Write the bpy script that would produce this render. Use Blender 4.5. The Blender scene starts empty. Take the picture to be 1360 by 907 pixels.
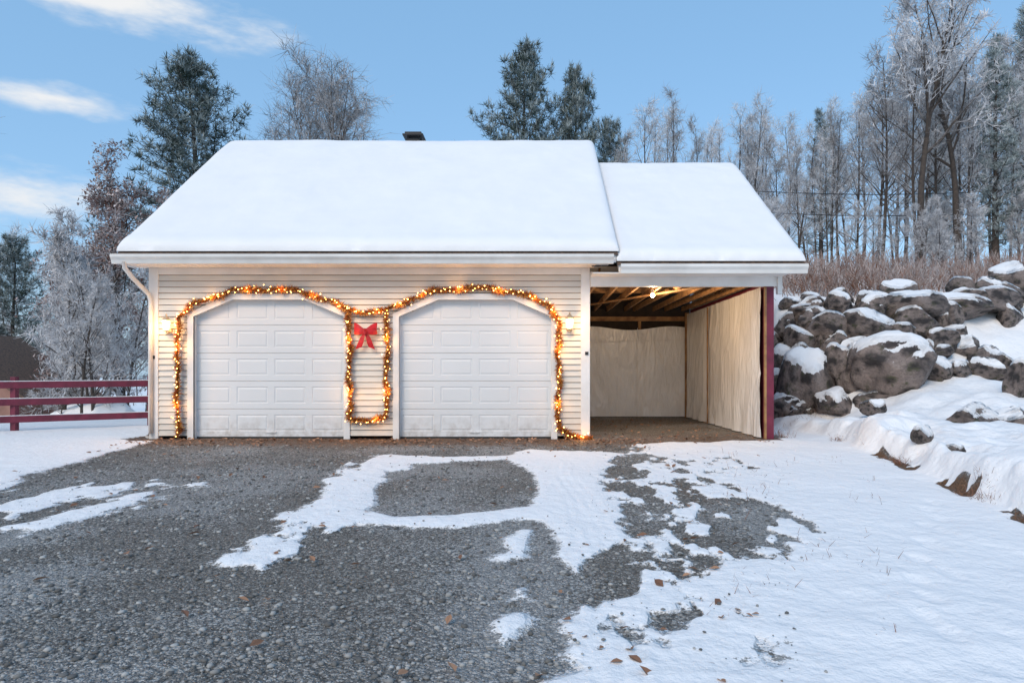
import bpy, math, random
import numpy as np
from mathutils import Vector, Matrix
R = random.Random(7)
NR = np.random.RandomState(11)
scene = bpy.context.scene
scene.view_settings.view_transform = 'Standard'
scene.view_settings.look = 'None'
scene.view_settings.exposure = 0

# ------------------------------------------------------------ helpers
def link(o, parent=None):
    scene.collection.objects.link(o)
    if parent: o.parent = parent
    return o
def empty(name):
    e = bpy.data.objects.new(name, None); e.empty_display_size = 0.2
    return link(e)
def set_mats(me, mats):
    for m in (mats if isinstance(mats, (list, tuple)) else [mats]): me.materials.append(m)
def pyobj(name, V, F, mats, parent=None, midx=None, smooth=False, attrs=None):
    me = bpy.data.meshes.new(name)
    me.from_pydata([tuple(v) for v in V], [], [tuple(f) for f in F]); me.update()
    set_mats(me, mats)
    if midx is not None: me.polygons.foreach_set('material_index', np.array(midx, dtype=np.int32))
    if smooth: me.polygons.foreach_set('use_smooth', [True]*len(me.polygons))
    if attrs:
        for k, v in attrs.items():
            a = me.attributes.new(k, 'FLOAT', 'POINT'); a.data.foreach_set('value', np.asarray(v, dtype=np.float32))
    return link(bpy.data.objects.new(name, me), parent)
def npmesh(name, V, F, mats, attrs=None, smooth=False):
    V = np.asarray(V, dtype=np.float32); F = np.asarray(F, dtype=np.int32)
    me = bpy.data.meshes.new(name)
    me.vertices.add(len(V)); me.vertices.foreach_set('co', V.ravel())
    m, k = F.shape
    me.loops.add(m*k); me.loops.foreach_set('vertex_index', F.ravel())
    me.polygons.add(m); me.polygons.foreach_set('loop_start', np.arange(0, m*k, k, dtype=np.int32))
    me.update(calc_edges=True)
    if smooth: me.polygons.foreach_set('use_smooth', np.ones(m, dtype=bool))
    set_mats(me, mats)
    if attrs:
        for kk, v in attrs.items():
            a = me.attributes.new(kk, 'FLOAT', 'POINT'); a.data.foreach_set('value', np.asarray(v, dtype=np.float32))
    return me
def npobj(name, V, F, mats, parent=None, attrs=None, smooth=False):
    return link(bpy.data.objects.new(name, npmesh(name, V, F, mats, attrs, smooth)), parent)
class MB:
    def __init__(s): s.V=[]; s.F=[]; s.M=[]
    def box(s, x0,x1,y0,y1,z0,z1, m=0):
        b=len(s.V)
        s.V += [(x0,y0,z0),(x1,y0,z0),(x1,y1,z0),(x0,y1,z0),(x0,y0,z1),(x1,y0,z1),(x1,y1,z1),(x0,y1,z1)]
        for f in [(0,3,2,1),(4,5,6,7),(0,1,5,4),(1,2,6,5),(2,3,7,6),(3,0,4,7)]:
            s.F.append(tuple(b+i for i in f)); s.M.append(m)
    def face(s, pts, m=0):
        b=len(s.V); s.V += [tuple(p) for p in pts]; s.F.append(tuple(range(b,b+len(pts)))); s.M.append(m)
    def prism(s, prof, x0, x1, m=0):   # prof list of (y,z), extruded in x
        b=len(s.V); n=len(prof)
        s.V += [(x0,y,z) for y,z in prof] + [(x1,y,z) for y,z in prof]
        for i in range(n):
            j=(i+1)%n; s.F.append((b+i,b+j,b+n+j,b+n+i)); s.M.append(m)
        s.F.append(tuple(b+i for i in range(n))); s.M.append(m)
        s.F.append(tuple(b+n+i for i in reversed(range(n)))); s.M.append(m)
    def prismy(s, prof, y0, y1, m=0):  # prof (x,z)
        b=len(s.V); n=len(prof)
        s.V += [(x,y0,z) for x,z in prof] + [(x,y1,z) for x,z in prof]
        for i in range(n):
            j=(i+1)%n; s.F.append((b+i,b+j,b+n+j,b+n+i)); s.M.append(m)
        s.F.append(tuple(b+i for i in range(n))); s.M.append(m)
        s.F.append(tuple(b+n+i for i in reversed(range(n)))); s.M.append(m)
    def beam(s, p, q, w, h, m=0):
        p=Vector(p); q=Vector(q); d=(q-p).normalized()
        up=Vector((0,0,1)) if abs(d.z)<.95 else Vector((0,1,0))
        u=d.cross(up).normalized()*w/2; v=u.cross(d).normalized()*h/2
        b=len(s.V)
        for c in (p,q):
            for a,bb in ((-1,-1),(1,-1),(1,1),(-1,1)): s.V.append(tuple(c+u*a+v*bb))
        for f in [(0,1,2,3),(7,6,5,4),(0,4,5,1),(1,5,6,2),(2,6,7,3),(3,7,4,0)]:
            s.F.append(tuple(b+i for i in f)); s.M.append(m)
    def tube(s, pts, rads, k=8, m=0):
        b=len(s.V); pts=[Vector(p) for p in pts]; n=len(pts)
        for i,p in enumerate(pts):
            d=(pts[min(i+1,n-1)]-pts[max(i-1,0)]).normalized()
            up=Vector((0,0,1)) if abs(d.z)<.9 else Vector((0,1,0))
            u=d.cross(up).normalized(); v=d.cross(u)
            for j in range(k):
                a=2*math.pi*j/k; s.V.append(tuple(p+(u*math.cos(a)+v*math.sin(a))*rads[i]))
        for i in range(n-1):
            for j in range(k):
                j2=(j+1)%k; s.F.append((b+i*k+j,b+i*k+j2,b+(i+1)*k+j2,b+(i+1)*k+j)); s.M.append(m)
        s.F.append(tuple(b+j for j in range(k))); s.M.append(m)
        s.F.append(tuple(b+(n-1)*k+j for j in reversed(range(k)))); s.M.append(m)
    def obj(s, name, mats, parent=None, bevel=0, smooth=False):
        o=pyobj(name, s.V, s.F, mats, parent, s.M, smooth)
        if bevel:
            md=o.modifiers.new('bevel','BEVEL'); md.width=bevel; md.segments=2; md.limit_method='ANGLE'
        return o

def hash2(x,y,s):
    v=np.sin(x*127.1+y*311.7+s*74.7)*43758.5453
    return v-np.floor(v)
def vnoise(x,y,s=0):
    xi=np.floor(x); yi=np.floor(y); fx=x-xi; fy=y-yi
    fx=fx*fx*(3-2*fx); fy=fy*fy*(3-2*fy)
    a=hash2(xi,yi,s); b=hash2(xi+1,yi,s); c=hash2(xi,yi+1,s); d=hash2(xi+1,yi+1,s)
    return (a*(1-fx)+b*fx)*(1-fy)+(c*(1-fx)+d*fx)*fy
def fbm(x,y,o=4,s=0):
    r=0; a=.5; t=0
    for i in range(o):
        r=r+a*vnoise(x,y,s+i*13.7); t+=a; a*=.5; x=x*2.03+3.1; y=y*2.03+1.7
    return r/t
def ss(a,b,x):
    t=np.clip((x-a)/(b-a),0,1); return t*t*(3-2*t)

# ------------------------------------------------------------ materials
class NT:
    def __init__(s,name):
        s.m=bpy.data.materials.new(name); s.m.use_nodes=True; s.t=s.m.node_tree
        s.b=s.t.nodes['Principled BSDF']; s.tc=None
    def n(s,ty,**k):
        nd=s.t.nodes.new(ty)
        for a,b in k.items(): setattr(nd,a,b)
        return nd
    def l(s,a,b): s.t.links.new(a,b)
    def pos(s):
        if not s.tc: s.tc=s.n('ShaderNodeTexCoord')
        return s.tc.outputs['Object']
    def noise(s,scale,detail=4,rough=.55,vec=None):
        nd=s.n('ShaderNodeTexNoise'); nd.inputs['Scale'].default_value=scale
        nd.inputs['Detail'].default_value=detail; nd.inputs['Roughness'].default_value=rough
        s.l(vec or s.pos(), nd.inputs['Vector']); return nd.outputs['Fac']
    def math(s,op,a,b=None,c=None):
        nd=s.n('ShaderNodeMath',operation=op)
        for i,v in enumerate((a,b,c)):
            if v is None: continue
            if isinstance(v,(int,float)): nd.inputs[i].default_value=v
            else: s.l(v,nd.inputs[i])
        return nd.outputs[0]
    def ramp(s,fac,lo,hi,a=0.,b=1.):
        nd=s.n('ShaderNodeMapRange'); nd.clamp=True
        s.l(fac,nd.inputs[0]); nd.inputs[1].default_value=lo; nd.inputs[2].default_value=hi
        nd.inputs[3].default_value=a; nd.inputs[4].default_value=b; return nd.outputs[0]
    def mix(s,f,a,b):
        nd=s.n('ShaderNodeMix',data_type='RGBA')
        if isinstance(f,(int,float)): nd.inputs[0].default_value=f
        else: s.l(f,nd.inputs[0])
        for i,v in ((6,a),(7,b)):
            if isinstance(v,(tuple,list)): nd.inputs[i].default_value=(*v[:3],1)
            else: s.l(v,nd.inputs[i])
        return nd.outputs[2]
    def attr(s,name):
        nd=s.n('ShaderNodeAttribute',attribute_name=name); return nd.outputs['Fac']
    def bump(s,h,strength=.5,dist=.01):
        nd=s.n('ShaderNodeBump'); nd.inputs['Strength'].default_value=strength; nd.inputs['Distance'].default_value=dist
        s.l(h,nd.inputs['Height']); s.l(nd.outputs[0],s.b.inputs['Normal'])
    def col(s,c):
        if isinstance(c,(tuple,list)): s.b.inputs['Base Color'].default_value=(*c[:3],1)
        else: s.l(c,s.b.inputs['Base Color'])
    def rough(s,v):
        if isinstance(v,(int,float)): s.b.inputs['Roughness'].default_value=v
        else: s.l(v,s.b.inputs['Roughness'])
def simple(name,c1,c2=None,scale=8,rough=.6,bump=0,bdist=.005,metal=0,lo=.35,hi=.65):
    t=NT(name); c2=c2 or tuple(v*.8 for v in c1)
    f=t.noise(scale,3)
    t.col(t.mix(t.ramp(f,lo,hi),c1,c2)); t.rough(rough); t.b.inputs['Metallic'].default_value=metal
    if bump: t.bump(t.noise(scale*6,3),bump,bdist)
    return t.m
def emis(name,c,st,base=(.8,.6,.3)):
    t=NT(name); t.col(base); t.b.inputs['Emission Color'].default_value=(*c,1); t.b.inputs['Emission Strength'].default_value=st
    try: t.m.cycles.emission_sampling='NONE'
    except Exception: pass
    return t.m
SNOW=(.87,.86,.86)
def snow_mat():
    t=NT('snow'); t.col(t.mix(t.ramp(t.noise(1.3,2),.3,.7),(.88,.87,.87),(.84,.835,.84))); t.rough(.65)
    t.bump(t.noise(3,5,.4),.35,.05); return t.m
M_snow=snow_mat()
M_white=simple('white_trim_paint',(.80,.78,.76),(.72,.70,.67),3,.45)
def siding():
    t=NT('vinyl_siding')
    mp=t.n('ShaderNodeMapping'); mp.inputs['Scale'].default_value=(1,1,9); t.l(t.pos(),mp.inputs['Vector'])
    f=t.noise(1.2,3,vec=mp.outputs[0]); 
    geo=t.n('ShaderNodeSeparateXYZ'); t.l(t.pos(),geo.inputs[0])
    dirt=t.ramp(geo.outputs['Z'],.0,.7,.45,0.)
    c=t.mix(t.ramp(f,.3,.7),(.72,.68,.61),(.62,.58,.52)); c=t.mix(t.math('MULTIPLY',dirt,t.noise(6,3)),c,(.3,.24,.18))
    t.col(c); t.rough(.5); return t.m
M_siding=siding()
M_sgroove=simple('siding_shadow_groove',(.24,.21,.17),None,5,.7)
def doormat():
    t=NT('garage_door_steel'); f=t.noise(.8,3)
    geo=t.n('ShaderNodeSeparateXYZ'); t.l(t.pos(),geo.inputs[0])
    c=t.mix(t.ramp(f,.3,.7),(.75,.75,.75),(.70,.70,.70))
    dirt=t.math('MULTIPLY',t.ramp(geo.outputs['Z'],.0,.5,.65,0.),t.ramp(t.noise(9,4),.4,.7))
    t.col(t.mix(dirt,c,(.36,.31,.26))); t.rough(.45); return t.m
M_door=doormat()
M_shingle=simple('roof_shingle',(.16,.10,.07),(.07,.05,.04),14,.9,.5)
M_black=simple('black_metal',(.02,.02,.022),None,10,.5)
M_gutter=simple('gutter_aluminium',(.78,.76,.73),(.66,.64,.61),2,.4)
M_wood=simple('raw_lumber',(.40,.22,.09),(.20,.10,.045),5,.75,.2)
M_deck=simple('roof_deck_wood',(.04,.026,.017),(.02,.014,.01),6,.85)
M_maroon=simple('maroon_paint',(.19,.018,.045),(.12,.012,.03),5,.55,.2)
M_dark=simple('dark_interior',(.03,.03,.03),None,5,.8)
M_rubber=simple('door_seal_rubber',(.03,.03,.03),None,20,.7)
def plastic():
    t=NT('plastic_sheeting'); t.col(t.mix(t.ramp(t.noise(1.5,3),.3,.7),(.84,.83,.82),(.76,.75,.74))); t.rough(.25)
    mp=t.n('ShaderNodeMapping'); mp.inputs['Rotation'].default_value=(.25,.2,.3); mp.inputs['Scale'].default_value=(1.2,1.2,.3); t.l(t.pos(),mp.inputs['Vector'])
    nd=t.n('ShaderNodeTexNoise'); nd.inputs['Scale'].default_value=5; nd.inputs['Detail'].default_value=3; nd.inputs['Distortion'].default_value=1.6
    t.l(mp.outputs[0],nd.inputs['Vector']); t.bump(nd.outputs['Fac'],.6,.045)
    return t.m
M_plastic=plastic()
M_red=simple('red_ribbon',(.55,.004,.012),(.36,.003,.008),12,.5)
M_tinsel=[simple('tinsel_gold',(.62,.26,.04),(.42,.14,.03),30,.35),simple('tinsel_rust',(.30,.05,.015),(.18,.035,.015),30,.4),simple('tinsel_pale',(.75,.48,.16),(.5,.3,.1),30,.35)]
M_bulb=emis('fairy_bulb',(1,.50,.12),16)
M_lamp=emis('lamp_glow',(1,.62,.24),22)
M_brass=simple('lantern_metal',(.55,.46,.34),(.4,.32,.22),10,.35,metal=.3)
def glassmat():
    t=NT('lantern_glass'); t.col((.95,.9,.8)); t.rough(.3)
    t.b.inputs['Alpha'].default_value=.4; t.b.inputs['Emission Color'].default_value=(1,.62,.25,1); t.b.inputs['Emission Strength'].default_value=2.2
    return t.m
M_glass=glassmat()

def treemat(name,bark,bark2,frostc=(.76,.75,.76)):
    t=NT(name); a=t.attr('frost')
    geo=t.n('ShaderNodeNewGeometry'); sp=t.n('ShaderNodeSeparateXYZ'); t.l(geo.outputs['Normal'],sp.inputs[0])
    up=t.math('MULTIPLY',t.ramp(sp.outputs['Z'],.0,.9),.25)
    f=t.ramp(t.math('ADD',t.math('ADD',a,up),t.math('MULTIPLY',t.math('SUBTRACT',t.noise(1.2,1),.5),1.1)),.0,1.)
    t.col(t.mix(f,t.mix(t.ramp(t.noise(9,1),.3,.7),bark,bark2),frostc)); t.rough(.85); return t.m
M_bark=treemat('frosted_bark',(.080,.060,.047),(.042,.033,.028))
M_needle=treemat('frosted_pine_needles',(.050,.080,.062),(.024,.045,.038),(.50,.56,.56))
M_russet=treemat('russet_oak_leaves',(.27,.11,.07),(.16,.07,.05),(.62,.56,.55))
M_grass=treemat('dry_brush',(.18,.11,.07),(.24,.09,.045),(.66,.62,.61))

def rockmat():
    t=NT('boulder_rock')
    n1=t.noise(1.7,4,.6); n2=t.noise(9,4,.7)
    c=t.mix(t.ramp(n1,.35,.65),(.34,.27,.24),(.15,.12,.11))
    c=t.mix(t.ramp(n2,.5,.75),c,(.44,.36,.31))
    c=t.mix(t.ramp(t.noise(3.1,3),.56,.68,0,.85),c,(.07,.075,.03))
    c=t.mix(t.ramp(t.noise(2.2,3),.47,.62,0,.9),c,(.032,.027,.027))
    c=t.mix(t.ramp(t.noise(26,4,.8),.55,.66,0,.65),c,(.05,.042,.04))
    s=t.math('ADD',t.attr('snow'),t.math('MULTIPLY',t.math('SUBTRACT',n2,.5),.7))
    s=t.ramp(s,.44,.49)
    t.col(t.mix(s,c,SNOW)); t.rough(.8)
    t.bump(t.math('MULTIPLY',t.math('ADD',t.noise(12,5,.7),t.math('MULTIPLY',n1,2)),t.math('SUBTRACT',1.,t.math('MULTIPLY',t.attr('snow'),.9))),1.,.09); return t.m
M_rock=rockmat()

def groundmat():
    t=NT('gravel_and_snow')
    S=t.attr('snow'); L=t.attr('litter'); B=t.attr('tone')
    nA=t.noise(11,4,.65)
    e=t.math('ADD',t.math('MULTIPLY',t.math('SUBTRACT',nA,.5),.30),t.math('MULTIPLY',t.math('SUBTRACT',t.noise(60,2),.5),.16))
    sm=t.ramp(t.math('ADD',S,e),-.010,.022)
    def vor(sc):
        v=t.n('ShaderNodeTexVoronoi',feature='F1'); v.inputs['Scale'].default_value=sc; t.l(t.pos(),v.inputs['Vector']); return v
    v1=vor(38); v2=vor(95)
    def chan(v):
        s=t.n('ShaderNodeSeparateColor'); t.l(v.outputs['Color'],s.inputs[0]); return s.outputs
    c1=chan(v1); c2=chan(v2)
    c=t.mix(c1[0],(.085,.081,.076),(.25,.24,.225))
    c=t.mix(t.ramp(c2[0],.2,.9,0,.6),c,(.29,.28,.265))
    c=t.mix(t.ramp(c2[1],.80,.85),c,(.55,.54,.52))
    c=t.mix(t.ramp(c1[1],.86,.88),c,(.48,.46,.43))
    c=t.mix(t.ramp(v1.outputs['Distance'],.5,.85,0,.85),c,(.028,.026,.023))
    c=t.mix(t.ramp(B,.42,.64,0,.5),c,(.115,.096,.075))
    c=t.mix(t.ramp(t.math('SUBTRACT',1.,B),.52,.68,0,.30),c,(.46,.46,.46))
    lit=t.ramp(t.math('ADD',L,t.math('MULTIPLY',t.math('SUBTRACT',t.noise(14,4,.75),.5),1.3)),.35,.75)
    lc=t.mix(t.ramp(c2[2],.3,.8),(.085,.045,.022),(.24,.12,.055))
    c=t.mix(lit,c,lc)
    sc=t.mix(t.ramp(nA,.54,.75,0,.45),(.87,.86,.86),(.55,.53,.51))
    sc=t.mix(t.ramp(S,.12,.40),sc,(.875,.865,.865))
    t.col(t.mix(sm,c,sc)); t.rough(.75)
    sb_=t.ramp(S,-.02,.04)
    gh=t.math('ADD',t.math('MULTIPLY',v1.outputs['Distance'],-1.2),t.math('MULTIPLY',v2.outputs['Distance'],-.6))
    sh=t.math('MULTIPLY',t.noise(7,5,.62),1.7)
    mh=t.n('ShaderNodeMix',data_type='FLOAT'); t.l(sb_,mh.inputs[0]); t.l(gh,mh.inputs[2]); t.l(sh,mh.inputs[3])
    t.bump(mh.outputs[0],.9,.026); return t.m
M_ground=groundmat()

# ------------------------------------------------------------ terrain
def berm_x(y): return np.interp(y,[-50,0,6.3,7.7,9.9,10.9,13.5,16,40],[4.2,4.4,4.55,4.85,5.25,5.4,5.6,5.2,5.0])
def terrain(x,y):
    x=np.asarray(x,dtype=float); y=np.asarray(y,dtype=float)
    base=np.where(y<12.4,-.025*(12.4-np.maximum(y,-4)),0.)
    base=base-2.2*ss(18,32,y)*(1-ss(-15,-9,x))
    s=x-berm_x(y)+ (fbm(x*1.1,y*1.1,3,5)-.5)*.6
    bh=(.36+.42*(fbm(x*1.7,y*1.7,3,9)-.5))*ss(0,.28,s)*(1-.5*ss(12,14,y))
    zr=np.interp(y,[-50,0,8,11,13,14,15,16,17,18,22,30,60,150,400],[.2,.3,.40,.48,.80,1.0,1.45,2.1,2.75,3.1,4.2,5.8,9.5,15,20])
    w=np.where(y<15,ss(0,3.2,s),ss(0,3.2-np.clip(y-15,0,2)*.9,s))
    z=base+bh*(1-w)+zr*w
    z=z+ (fbm(x*.6,y*.6,3,3)-.5)*.25*ss(.3,2,s)+(fbm(x*2.4,y*2.4,4,15)-.5)*.20*ss(.02,.5,s)*(y<20)
    return z
def tz(x,y): return float(terrain(np.array([x]),np.array([y]))[0])
def poly_sd(X,Y,P):
    d=np.full(X.shape,1e9); ins=np.zeros(X.shape,bool); n=len(P)
    for i in range(n):
        x0,y0=P[i]; x1,y1=P[(i+1)%n]
        dx,dy=x1-x0,y1-y0; l=dx*dx+dy*dy
        t=np.clip(((X-x0)*dx+(Y-y0)*dy)/l,0,1)
        d=np.minimum(d,np.hypot(X-x0-t*dx,Y-y0-t*dy))
        if abs(dy)>1e-9:
            c=((y0>Y)!=(y1>Y)) & (X<dx*(Y-y0)/dy+x0); ins^=c
    return np.where(ins,d,-d)
add_polys=[
 [(-2.06,10.38),(-1.13,10.2),(-.29,10.38),(.036,10.87),(1.59,10.7),(.99,8.95),(.92,7.29),(.87,6.28),(.91,5.71),(.574,5.21),(.34,4.76),(.265,5.02),(.25,5.64),(.17,6.28),(-.07,6.28),(-.665,6.04),(-1.52,6.01),(-1.92,5.81),(-1.81,5.21),(-1.91,4.89),(-2.30,4.96),(-2.25,5.52),(-2.29,6.28),(-2.17,7.29),(-2.41,8.4),(-2.37,9.79)],
 [(1.89,11.4),(1.80,8.15),(1.42,6.28),(1.30,5.11),(.81,4.6),(.46,4.18),(.287,3.72),(.133,3.44),(.25,3.28),(.07,3.15),(0,2),(0,-6),(60,-6),(60,400),(4.75,400),(4.75,12.5),(4.26,12.2),(2.47,11.8)],
 [(-6.5,12.3),(-6.46,11.6),(-6.49,10.7),(-6.26,9.8),(-6.3,8.95),(-5.94,7.7),(-9,6),(-30,0),(-300,0),(-300,400),(5,400),(5,20.6),(-7.2,20.6),(-7.2,12.3)],
 [(-4.57,6.0),(-4.43,6.28),(-4.38,7.1),(-4.15,7.6),(-3.97,7.2),(-3.95,6.28),(-4.2,5.7)],
 [(-5.4,6.7),(-5.1,7.7),(-4.67,8.25),(-4.6,7.6),(-4.8,6.43)],
 [(-.04,5.88),(.03,5.86),(-.02,5.5),(-.02,5.1),(-.2,5.0),(-.22,5.1),(-.1,5.3),(-.17,5.6)],
 [(-.1,4.42),(0,4.45),(.01,4.25),(-.07,4.24)],
 [(-.16,3.85),(-.06,3.95),(-.07,3.8),(-.13,3.62)],
 [(-4.15,7.9),(-3.85,8.1),(-3.8,7.9),(-4.1,7.7)],
]
sub_polys=[
 [(-1.61,9.45),(-1.06,9.65),(-.33,9.86),(.02,9.2),(.12,7.49),(0,6.85),(-.7,6.42),(-1.26,6.40),(-1.55,6.62),(-1.68,7.49),(-1.72,8.67)],
 [(1.385,6.28),(2.06,7.17),(2.43,7.1),(2.36,6.28),(1.8,5.35),(1.436,5.2),(1.51,5.7)],
 [(.36,3.50),(.52,3.86),(.748,4.03),(.99,3.97),(.76,3.72),(.77,3.54)],
 [(1.13,3.66),(1.27,3.58),(1.23,3.32),(1.09,3.33)],
 [(.76,4.45),(1.04,4.76),(1.15,4.54),(.98,4.27)],
 [(1.15,4.28),(1.32,4.26),(1.25,3.92)],
 [(2.1,8.95),(2.5,9.0),(2.55,8.6),(2.2,8.55)],
]
def axis(parts):
    a=[]
    for s,e,st in parts: a+=list(np.arange(s,e-1e-6,st))
    return np.array(a+[parts[-1][1]])
gx=axis([(-400,-60,20),(-60,-14,1.5),(-14,-6.5,.15),(-6.5,-3,.05),(-3,3.2,.025),(3.2,6.5,.05),(6.5,14,.12),(14,60,1.2),(60,400,20)])
gy=axis([(-60,-4,8),(-4,2,.5),(2,6,.025),(6,12.6,.045),(12.6,20,.12),(20,60,1.),(60,400,20)])
GX,GY=np.meshgrid(gx,gy)
Z=terrain(GX,GY)
S=np.full(GX.shape,-1.)
near=(GX>-9)&(GX<9)&(GY<16)
for i,P in enumerate(add_polys): S=np.maximum(S,poly_sd(GX,GY,P))
nz=fbm(GX*1.6,GY*1.3,5,21)-.5
S=S+nz*.34*(S<2)
for i,P in enumerate(sub_polys): S=np.minimum(S,-poly_sd(GX,GY,P)+.02+nz*(.3 if i<2 else .12))
g=lambda cx,cy,rx,ry:np.exp(-(((GX-cx)/rx)**2+((GY-cy)/ry)**2))
speck=np.clip(.95*g(1.75,8.2,.9,3.2)+.75*g(1.9,6.2,.7,1.2)+.6*g(.95,4.6,.5,1.0)+.35*g(.5,3.6,.3,.5)+.65*g(-5,8.0,1.3,2.2)+.6*g(-1.9,5.6,.6,.9)+.65*g(3.0,9.5,.8,1.6)+.5*g(-2.2,9.3,.9,1.4),0,1)
sp=fbm(GX*6.0,GY*3.4,5,41)-.48
S=np.clip(S,-.45,.45)*(1-.80*speck)+sp*1.25*speck
under=(GX>-6.95)&(GX<4.5)&(GY>12.0)&(GY<19)
S=np.where(under,-1,S)
sb=GX-berm_x(GY)
earth=np.exp(-((sb+.02)/.10)**2)*(vnoise(GY*1.3,GY*0,77)>.60)*(GY<11.5)*(vnoise(GX*7,GY*7,78)>.25)
S=S-1.2*earth
L=np.zeros(GX.shape)
L=np.maximum(L,ss(10.2,12.2,GY)*(GX>-7.3)*(GX<4.6)*.72)
L=np.where((GX>1.1)&(GX<4.5)&(GY>12.0)&(GY<19),.36+.25*ss(14,12,GY),L)
L=np.maximum(L,earth)
L=np.maximum(L,.45*g(1.8,7.6,.35,1.6))
TN=fbm(GX*.9,GY*.9,5,63)
snowm=ss(-.05,.12,S)
Z2=Z+.022*snowm*(GY<16)+.014*(fbm(GX*6,GY*6,3,8)-.5)*(near)+.05*(fbm(GX*1.6,GY*1.6,3,18)-.5)*near*ss(.1,.4,S)
# footprints on the right-hand snow
for i in range(26):
    fx_=3.9-.10*i+.13*(i%2)+R.gauss(0,.04); fy_=10.4-.27*i+R.gauss(0,.04)
    if i<9 or i>12: Z2=Z2-.022*np.exp(-(((GX-fx_-2.2+.06*i)/.07)**2+((GY-fy_)/.13)**2)**2)
wob=.06*np.sin(GY*.9)+.03*np.sin(GY*2.3+1)
rut=.006*np.sin((GX+wob)*62)*vnoise(GX*8,GY*3,5)*snowm*np.exp(-((GX+wob-.55)/.22)**4)*(GY<9.5)
Z2=Z2+rut
ny,nx=GX.shape
V=np.stack([GX.ravel(),GY.ravel(),Z2.ravel()],1)
I=np.arange(ny*nx).reshape(ny,nx)
F=np.stack([I[:-1,:-1].ravel(),I[:-1,1:].ravel(),I[1:,1:].ravel(),I[1:,:-1].ravel()],1)
ground=npobj('ground',V,F,M_ground,attrs={'snow':S.ravel(),'litter':L.ravel(),'tone':TN.ravel()},smooth=True)
def sampleS(x,y):
    i=np.clip(np.searchsorted(gx,x),0,nx-1); j=np.clip(np.searchsorted(gy,y),0,ny-1); return S[j,i]

def icos():
    p=(1+5**.5)/2
    v=np.array([(-1,p,0),(1,p,0),(-1,-p,0),(1,-p,0),(0,-1,p),(0,1,p),(0,-1,-p),(0,1,-p),(p,0,-1),(p,0,1),(-p,0,-1),(-p,0,1)],float)
    v/=np.linalg.norm(v[0])
    f=np.array([(0,11,5),(0,5,1),(0,1,7),(0,7,10),(0,10,11),(1,5,9),(5,11,4),(11,10,2),(10,7,6),(7,1,8),(3,9,4),(3,4,2),(3,2,6),(3,6,8),(3,8,9),(4,9,5),(2,4,11),(6,2,10),(8,6,7),(9,8,1)])
    return v,f
iv,iff=icos()
def stones(n,x0,x1,y0,y1,smin,smax,cond,lift=0):
    ys=y0+(y1-y0)*NR.rand(n)**1.6; xs=x0+(x1-x0)*NR.rand(n)
    k=cond(xs,ys)&(np.abs(xs)<ys*.85+.3); xs=xs[k]; ys=ys[k]; n=len(xs)
    zs=terrain(xs,ys)+lift
    sz=smin+(smax-smin)*NR.rand(n)**3
    v=iv[None]*(1+.35*(NR.rand(n,12,1)-.5))*sz[:,None,None]*np.stack([np.ones(n),.6+.4*NR.rand(n),.35+.3*NR.rand(n)],1)[:,None,:]
    a=NR.rand(n)*6.28; c,s=np.cos(a),np.sin(a)
    vx=v[...,0]*c[:,None]-v[...,1]*s[:,None]; vy=v[...,0]*s[:,None]+v[...,1]*c[:,None]
    V=np.stack([vx+xs[:,None],vy+ys[:,None],v[...,2]+zs[:,None]+sz[:,None]*.15],2).reshape(-1,3)
    F=(iff[None]+np.arange(n)[:,None,None]*12).reshape(-1,3)
    return V,F,np.repeat(NR.rand(n),12)
tt=NT('gravel_stone'); f=tt.attr('tone'); tt.col(tt.mix(tt.ramp(f,.3,1),(.11,.105,.098),(.44,.43,.41))); tt.rough(.8)
M_stone=tt.m
V1,F1,T1=stones(26000,-6.5,3,2.3,11.5,.006,.027,lambda x,y: sampleS(x,y)<-.03)
V3,F3,T3=stones(2600,-6.5,4,2.3,11.5,.005,.016,lambda x,y: (sampleS(x,y)>-.03)&(sampleS(x,y)<.22),.028)
npobj('gravel',np.concatenate([V1,V3]),np.concatenate([F1,F3+len(V1)]),M_stone,attrs={'tone':np.concatenate([T1,T3])})

def leaves(n,fx):
    V=[];F=[];A=[]
    for i in range(n):
        x,y=fx(); z=tz(x,y)+.02; s=R.uniform(.015,.038); a=R.uniform(0,6.28)
        up=Vector((R.uniform(-.5,.5),R.uniform(-.5,.5),1)).normalized(); u=Vector((math.cos(a),math.sin(a),0)); u=(u-up*u.dot(up)).normalized(); w=up.cross(u)
        c=Vector((x,y,z+.006)); b=len(V)
        V+= [c-u*s*1.3, c-u*.3*s+w*s*.7+up*s*.3, c+u*s*.5+w*s*.5+up*s*.35, c+u*s*1.4+up*s*.1, c+u*s*.5-w*s*.5+up*s*.3, c-u*.3*s-w*s*.7+up*s*.35]
        F+= [(b,b+1,b+2,b+3),(b,b+3,b+4,b+5)]; A+=[R.random()]*6
    return V,F,A
tt=NT('dead_leaf'); tt.col(tt.mix(tt.attr('tone'),(.40,.22,.13),(.17,.08,.045))); tt.rough(.7); M_leaf=tt.m
def fx():
    q=R.random()
    if q<.62: return R.uniform(-6.9,2.0),12.25-abs(R.gauss(0,.6))
    if q<.84: return R.uniform(1.2,4.4),R.uniform(11.5,17.5)
    y=R.uniform(3.0,11); return R.uniform(-.8*y,.35*y),y
Vl,Fl,Al=leaves(950,fx)
pyobj('fallen_leaves',Vl,Fl,M_leaf,attrs={'tone':Al})

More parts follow.
